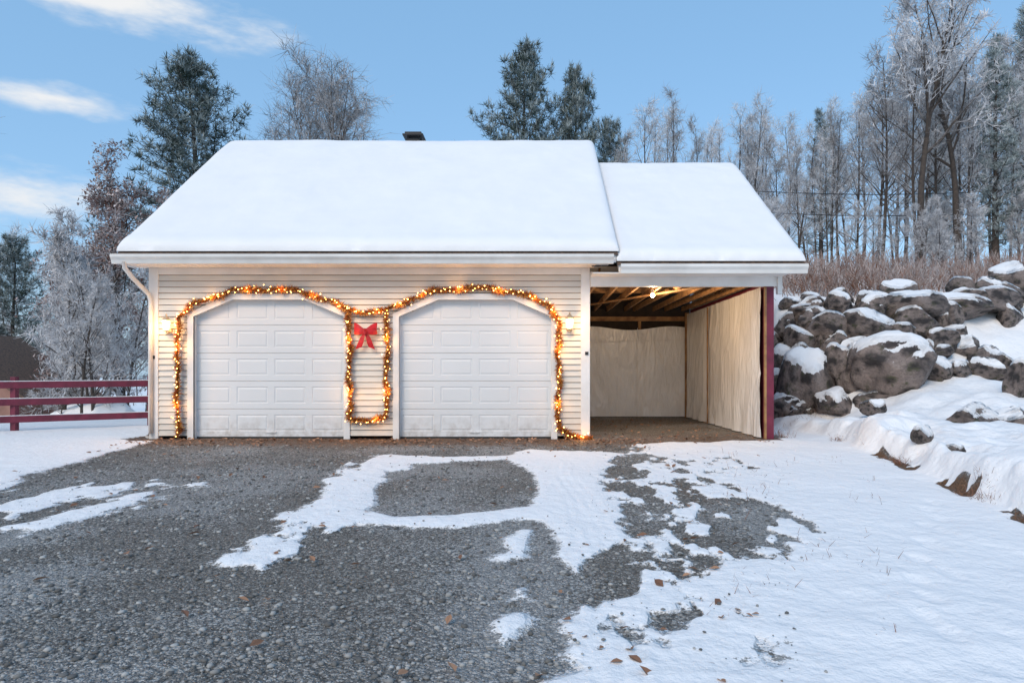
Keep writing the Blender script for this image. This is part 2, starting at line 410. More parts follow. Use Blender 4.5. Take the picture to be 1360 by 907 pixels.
# ------------------------------------------------------------ garage
G=empty('garage')
Y0=12.4; XL,XR=-6.835,1.135
EY,EZ=11.9,3.27; RY,RZ=16.4,6.68; BY=20.9
doors=[(-6.04,-5.33,-4.03,-3.32),(-2.32,-1.61,-.26,.4375)]
DT,DS=2.52,2.22
def opening(z):
    out=[]
    for a,b,c,d in doors:
        if z>=DT: continue
        if z<=DS: out.append((a,d))
        else:
            t=(z-DS)/(DT-DS); out.append((a+(b-a)*t,d+(c-d)*t))
    return out
mb=MB()
ch=.108; z=0.06
while z<3.10:
    z1=min(z+ch,3.10)
    o0=opening(z); o1=opening(z1)
    if len(o1)<len(o0): o1=[((a[1]),(a[2])) for a in doors]
    def cuts(o):
        xs=[XL+.15]
        for a,b in o: xs+=[a,b]
        return xs+[XR-.15]
    c0=cuts(o0); c1=cuts(o1) if o0 else cuts([])
    for i in range(0,len(c0),2):
        xa,xb,xc,xd=c0[i],c0[i+1],c1[i+1],c1[i]
        yb,yt=Y0-.024,Y0-.001
        mb.face([(xa,yb,z),(xb,yb,z),(xc,yt,z1),(xd,yt,z1)])
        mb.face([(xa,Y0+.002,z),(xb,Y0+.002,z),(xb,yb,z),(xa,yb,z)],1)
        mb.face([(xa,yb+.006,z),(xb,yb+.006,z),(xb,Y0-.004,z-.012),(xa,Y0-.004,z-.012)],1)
    z=z1
mb.obj('front_siding',[M_siding,M_sgroove],G)
def gable(x0,x1,name,ya,yb,ry,rz,ez,mat,par):
    m=MB()
    m.prism([(ya,0),(yb,0),(yb,ez),(ry,rz),(ya,ez)],x0,x1); return m.obj(name,mat,par)
gable(XL,XL+.1,'side_wall',Y0+.02,20.4,RY,RZ-.2,3.35,M_siding,G)
gable(XR-.1,XR,'carport_side_wall',Y0+.02,20.4,RY,RZ-.2,3.35,M_siding,G)
m=MB(); m.box(XL+.1,XR-.1,20.3,20.4,0,3.35); m.box(XL+.1,XR-.1,12.9,20.3,.0,.03,1); m.obj('rear_wall',[M_siding,M_dark],G)
m=MB()
m.box(XL-.02,XL+.15,Y0-.035,Y0+.02,0,3.1); m.box(XR-.16,XR+.005,Y0-.035,Y0+.02,0,3.1)
m.box(XL+.15,XR-.16,Y0-.028,Y0-.004,2.98,3.1)
m.box(XL-.02,XL+.0,Y0+.02,Y0+.15,0,3.1)
m.obj('corner_boards',M_white,G,bevel=.006)
m=MB(); m.box(XL-.3,XR+.3,EY,Y0-.0,3.101,3.125); 
for i in range(70):
    x=XL-.3+i*(XR-XL+.6)/70; m.box(x,x+.012,EY+.02,Y0-.05,3.094,3.101)
m.obj('soffit',M_white,G)
m=MB()
for a,b,c,d in doors:
    tw=.11
    inn=[(a,0),(a,DS),(b,DT),(c,DT),(d,DS),(d,0)]
    out=[(a-tw,0),(a-tw,DS+.05),(b-.04,DT+tw),(c+.04,DT+tw),(d+tw,DS+.05),(d+tw,0)]
    for i in range(5):
        p,q,r,s_=inn[i],inn[i+1],out[i+1],out[i]
        ya=Y0-.045-(.002 if i%2 else 0)
        m.prismy([p,q,r,s_],ya,Y0+.0)
        m.face([(p[0],ya+.002,p[1]),(q[0],ya+.002,q[1]),(q[0],Y0+.12,q[1]),(p[0],Y0+.12,p[1])])
m.obj('door_casing',M_white,G)
rows,cols=5,4
for di,(a,b,c,d) in enumerate(doors):
    m=MB(); y=Y0+.085; zb,zt=.03,DT+.06; rh=(zt-zb)/rows; xa,xb=a-.02,d+.02; cw=(xb-xa)/cols
    for r in range(rows):
        z0=zb+r*rh+.005; z1=zb+(r+1)*rh-.005
        m.box(xa,xb,y+.012,y+.03,z0-.006,z0)
        for cc in range(cols):
            x0=xa+cc*cw; x1=x0+cw
            rings=[(0,0,0),(.06,.10,0),(.068,.108,.007),(.085,.125,.007),(.10,.14,.001)]
            prev=None
            for (ix,iz,dy) in rings:
                cur=[(x0+ix,y+dy,z0+iz),(x1-ix,y+dy,z0+iz),(x1-ix,y+dy,z1-iz),(x0+ix,y+dy,z1-iz)]
                if prev:
                    for k in range(4):
                        k2=(k+1)%4; m.face([prev[k],prev[k2],cur[k2],cur[k]])
                prev=cur
            m.face(prev)
        m.face([(xa,y,z1),(xb,y,z1),(xb,y+.014,z1+.004),(xa,y+.014,z1+.004)],1)
        m.face([(xa,y,z0),(xb,y,z0),(xb,y+.02,z0-.004),(xa,y+.02,z0-.004)],1)
    m.box(xa,xb,y+.002,y+.03,-.01,.035,2)
    m.box(a+1.27,a+1.45,y-.02,y-.001,.10,.125,0)
    m.obj('garage_door_panel' if di==0 else 'garage_door_panel_b',[M_door,M_siding,M_rubber],G)
def roof(par,x0,x1,ey,ez,ry,rz,by,pre=''):
    m=MB(); t=.15
    m.prism([(ey,ez-t),(ey,ez),(ry,rz),(by,ez),(by,ez-t),(ry,rz-t-.04)],x0,x1); m.obj(pre+'roof_structure',M_white,par)
    m=MB(); m.prism([(ey-.04,ez-.026),(ey-.04,ez+.006),(ry,rz+.035),(by+.04,ez+.006),(by+.04,ez-.026),(ry,rz+.004)],x0-.03,x1+.03); m.obj(pre+'shingles',M_shingle,par)
    NX,NYh=120,60
    xs=np.linspace(x0-.045,x1+.045,NX+1)
    q=np.concatenate([[0,.003,.008,.016,.03],np.linspace(.05,1,NYh)])
    q=np.concatenate([q,2-q[::-1][1:]])
    xs=np.concatenate([[xs[0],xs[0]+.01,xs[0]+.03],np.linspace(xs[0]+.07,xs[-1]-.07,NX),[xs[-1]-.03,xs[-1]-.01,xs[-1]]])
    QX,QQ=np.meshgrid(xs,q)
    eyy=ey-.03; byy=by+.03
    yy=np.where(QQ<1,eyy+(ry-eyy)*QQ,ry+(byy-ry)*(QQ-1))
    fold=np.sqrt((1-QQ)**2+.0009)
    zz=rz+.036-(rz-ez)*fold
    L_=math.hypot(ry-ey,rz-ez)
    dq=(1-np.abs(1-QQ))*L_; dx=np.minimum(QX-xs[0],xs[-1]-QX)
    dq=np.maximum(dq+ .07*(fbm(QX*5,QQ*0,3,4)-.5)*(dq>0),0)
    prof=lambda d,w: np.sqrt(np.clip(1-(1-np.clip(d/w,0,1))**2,0,1))
    th=.14*prof(dq,.16)*(.15+.85*prof(dx,.14))
    th=th*(1+.35*(fbm(QX*.8,yy*.8,3,6)-.5)+.16*(fbm(QX*4,yy*4,3,16)-.5))+.008
    zz=zz+th; yy=yy-.03*prof(dq,.16)*np.sign(1-QQ)*(dq<.3)
    V=np.stack([QX.ravel(),yy.ravel(),zz.ravel()],1); n1,n2=QX.shape
    I=np.arange(n1*n2).reshape(n1,n2)
    F=np.stack([I[:-1,:-1].ravel(),I[:-1,1:].ravel(),I[1:,1:].ravel(),I[1:,:-1].ravel()],1)
    npobj(pre+'roof_snow',V,F,M_snow,par,smooth=True)
roof(G,-7.09,1.55,EY,EZ,RY,RZ,BY)
def gutter(par,x0,x1,ey,ez,name):
    m=MB(); y=ey-.005
    m.prism([(y,ez-.18),(y-.07,ez-.18),(y-.085,ez-.12),(y-.12,ez-.07),(y-.12,ez-.02),(y-.105,ez-.02),(y-.10,ez-.06),(y-.02,ez-.08),(y,ez-.08)],x0,x1); m.obj(name,M_gutter,par)
gutter(G,-7.2,1.50,EY,EZ,'gutter')
m=MB(); m.tube([(-6.98,11.83,3.12),(-6.98,11.84,3.02),(-6.93,12.0,2.86),(-6.82,12.3,2.62),(-6.80,12.33,2.5),(-6.80,12.33,.12),(-6.82,12.25,.05)],[.04]*7,8); m.obj('downspout',M_gutter,G,smooth=True)
m=MB(); cx=-2.75; m.box(cx-.16,cx+.16,16.5,16.82,6.55,6.86); m.box(cx-.25,cx+.25,16.4,16.92,6.91,6.95); m.box(cx-.2,cx+.2,16.45,16.87,6.96,7.01)
for i in (-.14,.14):
    for j in (16.53,16.79): m.box(cx+i-.015,cx+i+.015,j-.015,j+.015,6.86,6.96)
m.obj('roof_vent',M_black,G,bevel=.01)
m=MB(); m.box(-6.80,-6.74,Y0-.045,Y0-.036,1.45,1.51); m.box(1.05,1.11,Y0-.045,Y0-.036,1.52,1.58); m.obj('small_plates',M_black,G)

# ------------------------------------------------------------ carport
C=empty('carport')
CEZ=3.10; CRY,CRZ=15.95,6.0; CBY=20.0
roof(C,1.60,4.80,EY,CEZ,CRY,CRZ,CBY)
gutter(C,1.62,4.86,EY,CEZ+.0,'gutter')
m=MB(); m.box(XR+.01,4.55,Y0-.06,Y0+.06,2.76,3.02); m.box(XR+.01,4.6,EY+.01,Y0-.06,2.93,2.95); m.box(XR+.01,4.6,Y0-.08,Y0-.06,2.95,3.02); m.obj('header_beam',M_white,C,bevel=.006)
m=MB(); m.box(4.31,4.47,Y0-.04,Y0+.08,-.05,2.76); m.box(4.44,4.47,Y0+.08,18.6,0,2.9); m.obj('maroon_side_wall',M_maroon,C,bevel=.004)
m=MB(); m.prism([(Y0,2.9),(18.6,2.9),(CRY,CRZ-.25)],4.44,4.5); m.obj('gable_infill',M_siding,C)
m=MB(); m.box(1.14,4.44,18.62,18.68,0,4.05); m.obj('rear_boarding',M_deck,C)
m=MB()
m.box(4.30,4.335,Y0-.05,Y0-.0,0,2.76)
for y in (14.2,16.1,18.5): m.box(4.36,4.44,y,y+.09,0,2.76)
m.box(4.24,4.33,18.28,18.36,0,2.8); m.box(1.14,4.36,18.5,18.59,2.60,2.72)
m.box(3.02,3.1,18.55,18.6,0,2.7)
m.box(1.14,4.44,15.6,15.66,3.02,3.14)
for i in range(8):
    x=1.30+i*.42; m.beam((x,Y0+.08,2.90),(x+R.uniform(-.12,.12),18.5,2.92),.045,.12)
for i in range(6):
    x=1.35+i*.6
    m.beam((x,Y0+.15,CEZ+.16),(x,CRY,CRZ-.34),.04,.14); m.beam((x,CBY-.1,CEZ-.18),(x,CRY,CRZ-.34),.04,.14)
m.beam((1.5,16.3,2.82),(3.3,12.9,2.82),.08,.03); m.beam((2.9,14.0,3.0),(2.95,16,4.4),.04,.09)
m.obj('timber_frame',M_wood,C)
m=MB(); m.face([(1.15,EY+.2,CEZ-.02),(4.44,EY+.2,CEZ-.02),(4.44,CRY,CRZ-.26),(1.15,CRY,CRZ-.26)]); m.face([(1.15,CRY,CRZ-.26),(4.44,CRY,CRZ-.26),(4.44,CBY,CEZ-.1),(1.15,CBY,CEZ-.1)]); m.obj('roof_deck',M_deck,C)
def sheet(name,X,Y,Zc,mat=M_plastic):
    n1,n2=X.shape; I=np.arange(n1*n2).reshape(n1,n2)
    F=np.stack([I[:-1,:-1].ravel(),I[:-1,1:].ravel(),I[1:,1:].ravel(),I[1:,:-1].ravel()],1)
    npobj(name,np.stack([X.ravel(),Y.ravel(),Zc.ravel()],1),F,mat,C,smooth=True)
U,Vv=np.meshgrid(np.linspace(0,1,260),np.linspace(0,1,110))
def fold(u,v,s,fu,fv):
    a=fbm(u*fu+s,v*fv+s,2,s); n_=fbm(u*fu*1.6+1.2*a+v*1.5,v*fv*.5+1.2*a,3,s+5); return 1-np.abs(2*n_-1)*2
pin=1-.95*np.exp(-(((U*6.0)%2.0-1.85)/.10)**2)
bb=.028*fold(U,Vv,3,9,4)*(1.3-.7*Vv)+.06*(fbm(U*3,Vv*1.5,2,9)-.5)+.03*np.sin(U*55+5*Vv)*np.clip(1-Vv*2.5,0,1)**2
sheet('side_sheeting',4.28-bb*pin,Y0+.05+U*6.0,.02+Vv*2.74)
U2,V2=np.meshgrid(np.linspace(0,1,170),np.linspace(0,1,100))
sheet('rear_sheeting',1.14+U2*3.15,18.44-.022*fold(U2,V2,8,5,3)*(1.2-.8*V2)-.04*fbm(U2*3,V2*2,2,4),.02+V2*(2.38+.05*np.sin(U2*9)))
m=MB(); m.beam((1.15,18.36,2.02),(4.23,18.36,2.08),.008,.016); m.beam((2.95,18.36,.05),(2.97,18.36,2.4),.008,.016); m.obj('sheet_hem',M_white,C)
m=MB(); m.beam((4.215,15.95,0.02),(4.215,15.95,2.72),.02,.045); m.obj('batten',M_wood,C)
bx_,by2=2.52,13.7
m=MB(); m.tube([(bx_,by2,2.86),(bx_,by2,2.80)],[.03,.03],8,1)
m.tube([(bx_,by2,2.80),(bx_,by2,2.785),(bx_,by2,2.755),(bx_,by2,2.725),(bx_,by2,2.705)],[.018,.035,.048,.038,.008],12,0); m.obj('ceiling_bulb',[M_lamp,M_white],C,smooth=True)
m=MB(); m.tube([(4.36,Y0-.06,2.98),(4.36,Y0-.14,2.97)],[.05,.045],12,1); m.tube([(4.36,Y0-.14,2.97),(4.36,Y0-.15,2.97)],[.035,.03],12,0)
m.box(4.52,4.60,Y0-.1,Y0-.0,2.62,2.93,1); m.obj('security_lamp',[M_black,M_white],C)

def pt(name,loc,w,r,par,c=(1,.62,.28)):
    l=bpy.data.lights.new(name,'POINT'); l.energy=w; l.shadow_soft_size=r; l.color=c
    o=bpy.data.objects.new(name,l); o.location=loc; link(o,par)
pt('bulb_light',(bx_,by2,2.63),85,.05,C,(1,.68,.38))

# ------------------------------------------------------------ lanterns
def lantern(x,z):
    e=empty('wall_lantern'); y=Y0-.14
    m=MB()
    m.tube([(x,Y0-.02,z-.02),(x,Y0-.045,z-.02)],[.055,.045],14)
    m.tube([(x,Y0-.04,z-.03),(x,Y0-.09,z-.08),(x,y,z-.07),(x,y,z-.03)],[.012]*4,8)
    def cone(r0,z0,r1,z1): m.tube([(x,y,z0),(x,y,z1)],[r0,r1],6)
    cone(.03,z-.04,.055,z-.02); cone(.095,z+.16,.075,z+.18); cone(.075,z+.18,.02,z+.24); cone(.012,z+.24,.018,z+.275)
    for k in range(6):
        a=math.pi/3*k
        m.beam((x+.052*math.cos(a),y+.052*math.sin(a),z-.02),(x+.085*math.cos(a),y+.085*math.sin(a),z+.165),.007,.007)
    m.obj('frame',M_brass,e)
    m=MB(); m.tube([(x,y,z-.018),(x,y,z+.16)],[.047,.08],6); m.obj('glass',M_glass,e)
    m=MB(); m.tube([(x,y,z-.01),(x,y,z+.02),(x,y,z+.07),(x,y,z+.12)],[.012,.028,.03,.006],10); m.obj('bulb',M_lamp,e,smooth=True)
    pt('lantern_light',(x,y-.12,z+.07),14,.05,e,(1,.56,.22))
lantern(-6.48,1.98); lantern(.766,2.01)

# ------------------------------------------------------------ garland
GA=empty('lit_garland')
paths=[[(-6.29,.065),(-6.30,1.13),(-6.28,2.20),(-5.99,2.44),(-5.33,2.67),(-4.72,2.71),(-4.10,2.67),(-3.55,2.49),(-3.23,2.34),(-2.86,2.28),(-2.5,2.33),(-2.12,2.52),(-1.64,2.68),(-.82,2.73),(-.14,2.64),(.41,2.41),(.56,2.16),(.57,1.1),(.56,.2),(.80,.07),(1.16,.04)],
 [(-3.21,2.30),(-3.2,1.3),(-3.19,.40),(-2.87,.33),(-2.54,.39),(-2.53,1.3),(-2.52,2.29)]]
Vt=[];Ft=[];Mt=[]; mbulb=MB(); lightpts=[]
for P in paths:
    acc=0
    for i in range(len(P)-1):
        a=P[i];b=P[i+1]; d=math.hypot(b[0]-a[0],b[1]-a[1]); n=int(d*1250)
        for k in range(n):
            t=R.random(); s=(acc+t*d)
            wob=.018*math.sin(s*7)+.012*math.sin(s*17)
            c=Vector((a[0]+(b[0]-a[0])*t+wob*(b[1]-a[1])/d, Y0-.11+.01*math.sin(s*9), a[1]+(b[1]-a[1])*t-wob*(b[0]-a[0])/d))
            v=Vector((R.gauss(0,1),R.gauss(0,.8),R.gauss(0,1))).normalized(); u=v.cross(Vector((R.random(),R.random(),R.random()))).normalized()
            ln=R.uniform(.045,.108)*(1+.22*math.sin(s*11)); w=R.uniform(.006,.014); bb=len(Vt)
            Vt+=[c+v*ln*.1-u*w,c+v*ln*.1+u*w,c+v*ln]; Ft.append((bb,bb+1,bb+2)); Mt.append(R.choices([0,1,2],[.45,.38,.17])[0])
        nb=max(2,int(d/.055))
        for k in range(nb):
            t=(k+R.random())/nb; r=R.uniform(.006,.0105)
            c=Vector((a[0]+(b[0]-a[0])*t+R.gauss(0,.035),Y0-.14-R.uniform(0,.06),a[1]+(b[1]-a[1])*t+R.gauss(0,.035)))
            bb=len(mbulb.V); mbulb.V+=[tuple(c+Vector(q)*r) for q in iv]
            for f_ in iff: mbulb.F.append(tuple(bb+int(q) for q in f_)); mbulb.M.append(0)
        nl=max(1,round(d/.9)) if d>.35 else (i%2)
        for k in range(nl): t=(k+.5)/nl; lightpts.append((a[0]+(b[0]-a[0])*t,Y0-.20,a[1]+(b[1]-a[1])*t,max(d/nl,.6)))
        acc+=d
pyobj('tinsel',Vt,Ft,M_tinsel,GA,midx=Mt)
mbulb.obj('bulbs',M_bulb,GA)
for p in lightpts: pt('fairy_light',p[:3],1.9*p[3]/.6,.04,GA,(1,.50,.16))
# ------------------------------------------------------------ bow
B=empty('red_bow'); bx,bz,by_=-2.91,1.94,Y0-.10
m=MB()
for sgn in (-1,1):
    n=14; prevs=None
    for i in range(n+1):
        t=i/n; ang=t*2*math.pi
        r=math.sin(ang/2)
        px_=sgn*.21*r; pz=-.028*math.sin(ang)+ .04*r
        w=.035+.055*r
        yy=by_-.03*math.cos(ang)-.02
        cur=[(bx+px_,yy,bz+pz-w+.02*r),(bx+px_*.97,yy-.02*r,bz+pz),(bx+px_,yy,bz+pz+w+.02*r)]
        if prevs:
            m.face([prevs[0],cur[0],cur[1],prevs[1]]); m.face([prevs[1],cur[1],cur[2],prevs[2]])
        prevs=cur
    p=[(0,0,.02),(sgn*.05,-.10,.04),(sgn*.08,-.20,.052),(sgn*.12,-.30,.058)]
    for i in range(3):
        a,b=p[i],p[i+1]
        m.face([(bx+a[0]-a[2],by_-.01-.01*i,bz+a[1]),(bx+a[0]+a[2],by_-.02-.01*i,bz+a[1]),(bx+b[0]+b[2],by_-.03,bz+b[1]+(0 if i<2 else -.02*sgn)),(bx+b[0]-b[2],by_-.02,bz+b[1]+(0 if i<2 else .02*sgn))])
m.tube([(bx,by_-.045,bz-.04),(bx,by_-.06,bz),(bx,by_-.045,bz+.045)],[.025,.038,.025],10)
m.obj('ribbon',M_red,B,smooth=True)

# ------------------------------------------------------------ fence
FE=empty('rail_fence'); m=MB()
fa=Vector((-15.3,10.86,0)); fb=Vector((-6.95,16.13,0)); d=(fb-fa); Lf=d.length; d.normalize(); nrm=Vector((d.y,-d.x,0))
k=Vector((-10.45,13.92,0)); t0=((k-fa).dot(d))%2.44
t=t0
while t<Lf:
    p=fa+d*t; z=tz(p.x,p.y); m.beam((p.x,p.y,z-.1),(p.x,p.y,z+1.12),.11,.11); t+=2.44
for h in (.27,.62,.97):
    a=fa+nrm*.07; b=fb+nrm*.07
    m.beam((a.x,a.y,tz(a.x,a.y)+h),(b.x,b.y,tz(b.x,b.y)+h),.035,.135)
    m.beam((a.x,a.y,tz(a.x,a.y)+h+.075),(b.x,b.y,tz(b.x,b.y)+h+.075),.035,.014,1)
m.obj('rails_and_posts',[M_maroon,M_snow],FE,bevel=.006)

# ------------------------------------------------------------ neighbour house
H=empty('brown_house'); m=MB()
hx,hy,hz=-21.0,24,-2.1
M_brown=simple('brown_siding',(.32,.17,.13),(.23,.12,.09),3,.7)
m.prismy([(hx-3.1,hz),(hx+3.1,hz),(hx+3.1,hz+2.5),(hx,hz+4.6),(hx-3.1,hz+2.5)],hy,hy+4); m.obj('walls',M_brown,H)
m=MB()
for s_ in(-1,1):
    m.prismy([(hx,hz+4.65),(hx+s_*3.5,hz+2.28),(hx+s_*3.5,hz+2.40),(hx,hz+4.78)],hy-.15,hy+4.2)
m.obj('roof',M_shingle,H)
m=MB(); m.box(hx+1.2,hx+2.2,hy-.03,hy-.005,hz+1.3,hz+2.2); m.obj('window',M_black,H)
m=MB(); m.box(hx+1.1,hx+2.3,hy-.05,hy-.031,hz+2.2,hz+2.3); m.box(hx+1.1,hx+2.3,hy-.05,hy-.031,hz+1.2,hz+1.3); m.obj('window_trim',M_white,H)

# ------------------------------------------------------------ boulders
import bmesh
def boulder_mesh(seed,sub=4):
    bm=bmesh.new(); bmesh.ops.create_icosphere(bm,subdivisions=sub,radius=1)
    r=random.Random(seed)
    planes=[(Vector((r.gauss(0,1),r.gauss(0,1),r.gauss(0,.8))).normalized(),r.uniform(.52,.84)) for _ in range(13)]
    for v in bm.verts:
        p=v.co
        for n,dd in planes:
            q=p.dot(n)
            if q>dd: p=p-n*(q-dd)*.97
        v.co=p
    co=np.array([v.co[:] for v in bm.verts])
    nn=(fbm(co[:,0]*2+seed,co[:,1]*2+co[:,2]*1.7,4,seed)-.5)*.20+(fbm(co[:,0]*7+seed,co[:,1]*7+co[:,2]*6,3,seed+3)-.5)*.14
    co=co*(1.12+nn[:,None])
    for v,c in zip(bm.verts,co): v.co=c
    bm.normal_update()
    sn=np.array([v.normal.z for v in bm.verts]); cz=np.array([v.co.z for v in bm.verts])
    s=ss(.42,.76,sn)*ss(.0,.35,cz)
    for v,k_ in zip(bm.verts,s): v.co.z+=.20*k_
    me=bpy.data.meshes.new('boulder'); bm.to_mesh(me); bm.free()
    me.polygons.foreach_set('use_smooth',[True]*len(me.polygons))
    a=me.attributes.new('snow','FLOAT','POINT'); a.data.foreach_set('value',s.astype(np.float32)); me.materials.append(M_rock)
    return me
bms=[boulder_mesh(i*5+2) for i in range(10)]
BW=empty('boulder_retaining_wall')
bl=[(7.73,14.3,1.15,.80,.58),(6.86,15,1.3,.43,.38),(7.13,14.8,1.12,.42,.47),(6.24,15.3,.78,.64,.66),(6.6,14.6,.5,.5,.37),(7.67,14.1,.50,.72,.3),(6.43,16.2,1.91,.42,.3),(6.97,16,2.17,.52,.32),(6.27,15.8,1.46,.37,.3),(7.84,15.8,2.21,.60,.33),(7.5,16.6,2.72,.42,.3),(6.95,16.8,2.63,.36,.3),(8.97,15.8,2.28,.5,.32),(9.22,16.4,2.7,.76,.32),(10.43,16.6,2.8,.6,.33),(8.62,17,2.94,.36,.25),(9.39,17.2,3.15,.5,.28),(11.03,17.4,3.25,.4,.26),(11.57,17.2,3.2,.42,.28),(12.42,17.6,3.55,.46,.36),(11.48,16.8,2.9,.6,.27),(6.39,16.8,2.31,.28,.26),(6.0,16.2,.95,.4,.6),(8.55,14.2,1.22,.30,.22),(9.05,14.25,1.25,.28,.22),(9.55,14.2,1.25,.3,.22),(10.02,14.3,1.3,.28,.22),(9.04,12.5,1.0,.24,.32),(7.35,11.2,.42,.38,.2),(7.82,11,.40,.30,.17),(5.75,15.9,.5,.4,.5),(5.9,16.8,1.6,.4,.4),(5.7,17,2.1,.4,.35),(8.6,14.5,1.05,.45,.35),
 (7.4,15.4,1.7,.4,.3),(8.1,15.1,1.65,.42,.3),(8.5,15.5,1.95,.4,.26),(9.3,15.4,1.9,.35,.22),(7.0,15.5,1.75,.35,.28),(6.6,15.5,1.2,.4,.35),(5.9,15.2,.35,.4,.3),(8.2,16.3,2.65,.4,.28),(7.9,17.1,3.0,.4,.22),
 (5.55,9.6,.30,.16,.12),(5.35,8.6,.2,.13,.1),(6.4,12.6,.55,.2,.13),(10.0,16.3,2.45,.45,.3),(10.9,16.9,2.95,.42,.25),(12.0,17.1,3.1,.4,.25),(13.0,17.6,3.5,.5,.3),(13.8,17.9,3.6,.45,.3)]
for i in range(44):
    x=R.uniform(5.6,10.2); y=15.0+R.uniform(0,2.3); bl.append((x,y,tz(x,y)+.03,R.uniform(.18,.45),R.uniform(.15,.30)))
for i in range(24):
    x=R.uniform(9.8,15.5); y=16.2+R.uniform(0,1.4)+(x-10)*.1; bl.append((x,y,tz(x,y)+.02,R.uniform(.2,.48),R.uniform(.14,.3)))
for i in range(12):
    x=8.4+i*.28+R.uniform(-.1,.1); bl.append((x,14.35+R.uniform(-.15,.15),tz(x,14.35)+.0,R.uniform(.12,.24),R.uniform(.1,.18)))
for i,(x,y,z,rx,rz) in enumerate(bl):
    o=bpy.data.objects.new('boulder_%d'%(i+1),bms[i%10]); o.location=(x,y,z); o.scale=(rx*1.15,rx*R.uniform(.8,1.0),rz*1.18)
    o.rotation_euler=(R.uniform(-.15,.15),R.uniform(-.15,.15),R.uniform(0,6.28) if abs(rx-rz)<.3 else R.choice([0,3.14])+R.uniform(-.3,.3)); link(o,BW)

# ------------------------------------------------------------ trees
def ortho(d):
    up=Vector((0,0,1)) if abs(d.z)<.9 else Vector((1,0,0))
    u=d.cross(up).normalized(); return u,d.cross(u)
def bare_tree(name,seed,H,r0,limbs=18,t0=.3,sp=.33,sub=(7,6),tw=6,leaf=0,droop=.0,frost=1.,twl=(.25,.6),tww=.011,up=0.07,amin=35,amax=65,top=.75):
    r=random.Random(seed); V=[];F=[];A=[]
    BV=[]
    def tube(pts,rads,k,a):
        b=len(V); n=len(pts)
        for i,p in enumerate(pts):
            d=(pts[min(i+1,n-1)]-pts[max(i-1,0)]).normalized(); u,v=ortho(d)
            for j in range(k):
                an=6.2832*j/k; V.append(p+(u*math.cos(an)+v*math.sin(an))*rads[i]); A.append(a)
        for i in range(n-1):
            for j in range(k):
                j2=(j+1)%k; F.append((b+i*k+j,b+i*k+j2,b+(i+1)*k+j2,b+(i+1)*k+j))
    def path(p,d,L,n,jit,trop):
        pts=[p.copy()]; ds=[d.copy()]
        for i in range(n):
            d=(d+Vector((r.gauss(0,jit),r.gauss(0,jit),r.gauss(0,jit)+trop))).normalized(); p=p+d*L/n; pts.append(p); ds.append(d)
        return pts,ds
    def child(d,ang):
        u,v=ortho(d); a=r.uniform(0,6.28); return (d*math.cos(ang)+(u*math.cos(a)+v*math.sin(a))*math.sin(ang)).normalized()
    def at(pts,ds,t):
        f=t*(len(pts)-1); i=min(int(f),len(pts)-2); return pts[i].lerp(pts[i+1],f-i),ds[i+1]
    def blade(p,d,L,w,a):
        u,_=ortho(d); u=(u+Vector((r.gauss(0,.6),r.gauss(0,.6),r.gauss(0,.6)))).normalized(); BV.append((p,d,L,u*w,a))
    pts,ds=path(Vector((0,0,-.3)),Vector((0,0,1)),H*.97,10,.035,.06)
    n=len(pts); tube(pts,[r0*(1-.9*(i/(n-1))**.8)+.008 for i in range(n)],6,-.35)
    for i in range(limbs):
        t=t0+(1-t0)*((i+r.random())/limbs); p,d=at(pts,ds,t)
        an=math.radians(r.uniform(amin,amax)*(1-.45*t)); L=H*sp*(1.1-top*(t-t0)/(1-t0))*r.uniform(.65,1.15)
        rr=r0*(1-.85*t)*.5
        lp,ld=path(p,child(d,an),L,5,.13,up-droop); m_=len(lp); tube(lp,[rr*(1-.8*q/(m_-1))+.005 for q in range(m_)],4,.0)
        for j in range(sub[0]):
            t2=.2+.8*(j+r.random())/sub[0]; p2,d2=at(lp,ld,t2); L2=L*.42*(1.15-.6*t2)*r.uniform(.6,1.2)
            sp2,sd2=path(p2,child(d2,math.radians(r.uniform(30,60))),L2,3,.16,.05-droop); rr2=max(.009,rr*.33); m2=len(sp2)
            tube(sp2,[rr2*(1-.7*q/(m2-1)) for q in range(m2)],3,.35*frost)
            for k in range(sub[1]):
                t3=.15+.85*(k+r.random())/sub[1]; p3,d3=at(sp2,sd2,t3); L3=max(.3,L2*.45)*r.uniform(.6,1.2)
                d4=child(d3,math.radians(r.uniform(25,65))); blade(p3,d4,L3,tww*1.3,.7*frost)
                for q in range(tw):
                    tq=r.uniform(.1,1); blade(p3+d4*L3*tq,child(d4,math.radians(r.uniform(20,70))),r.uniform(*twl)*(.6+.5*r.random()),tww,.95*frost)
                if leaf:
                    for q in range(leaf):
                        c=p3+d4*L3*r.uniform(.1,1.1)+Vector((r.gauss(0,.1),r.gauss(0,.1),r.gauss(0,.1)))
                        dd=Vector((r.gauss(0,1),r.gauss(0,1),r.gauss(0,1)-.4)).normalized(); BV.append((c,dd,r.uniform(.09,.17),ortho(dd)[0]*r.uniform(.03,.055),-100-r.random()*.85))
    midx=[0]*len(F)
    for p,d,L,u,a in BV:
        b=len(V); V.extend([p-u,p+u,p+d*L+u*.35,p+d*L-u*.35]); F.append((b,b+1,b+2,b+3))
        if a<-50: A.extend([-(a+100)]*4); midx.append(1)
        else: A.extend([a+r.uniform(-.2,.1)]*4); midx.append(0)
    me=npmesh(name,np.array([v[:] for v in V]),np.array(F),[M_bark,M_russet],{'frost':A})
    me.polygons.foreach_set('material_index',np.array(midx,dtype=np.int32)); return me
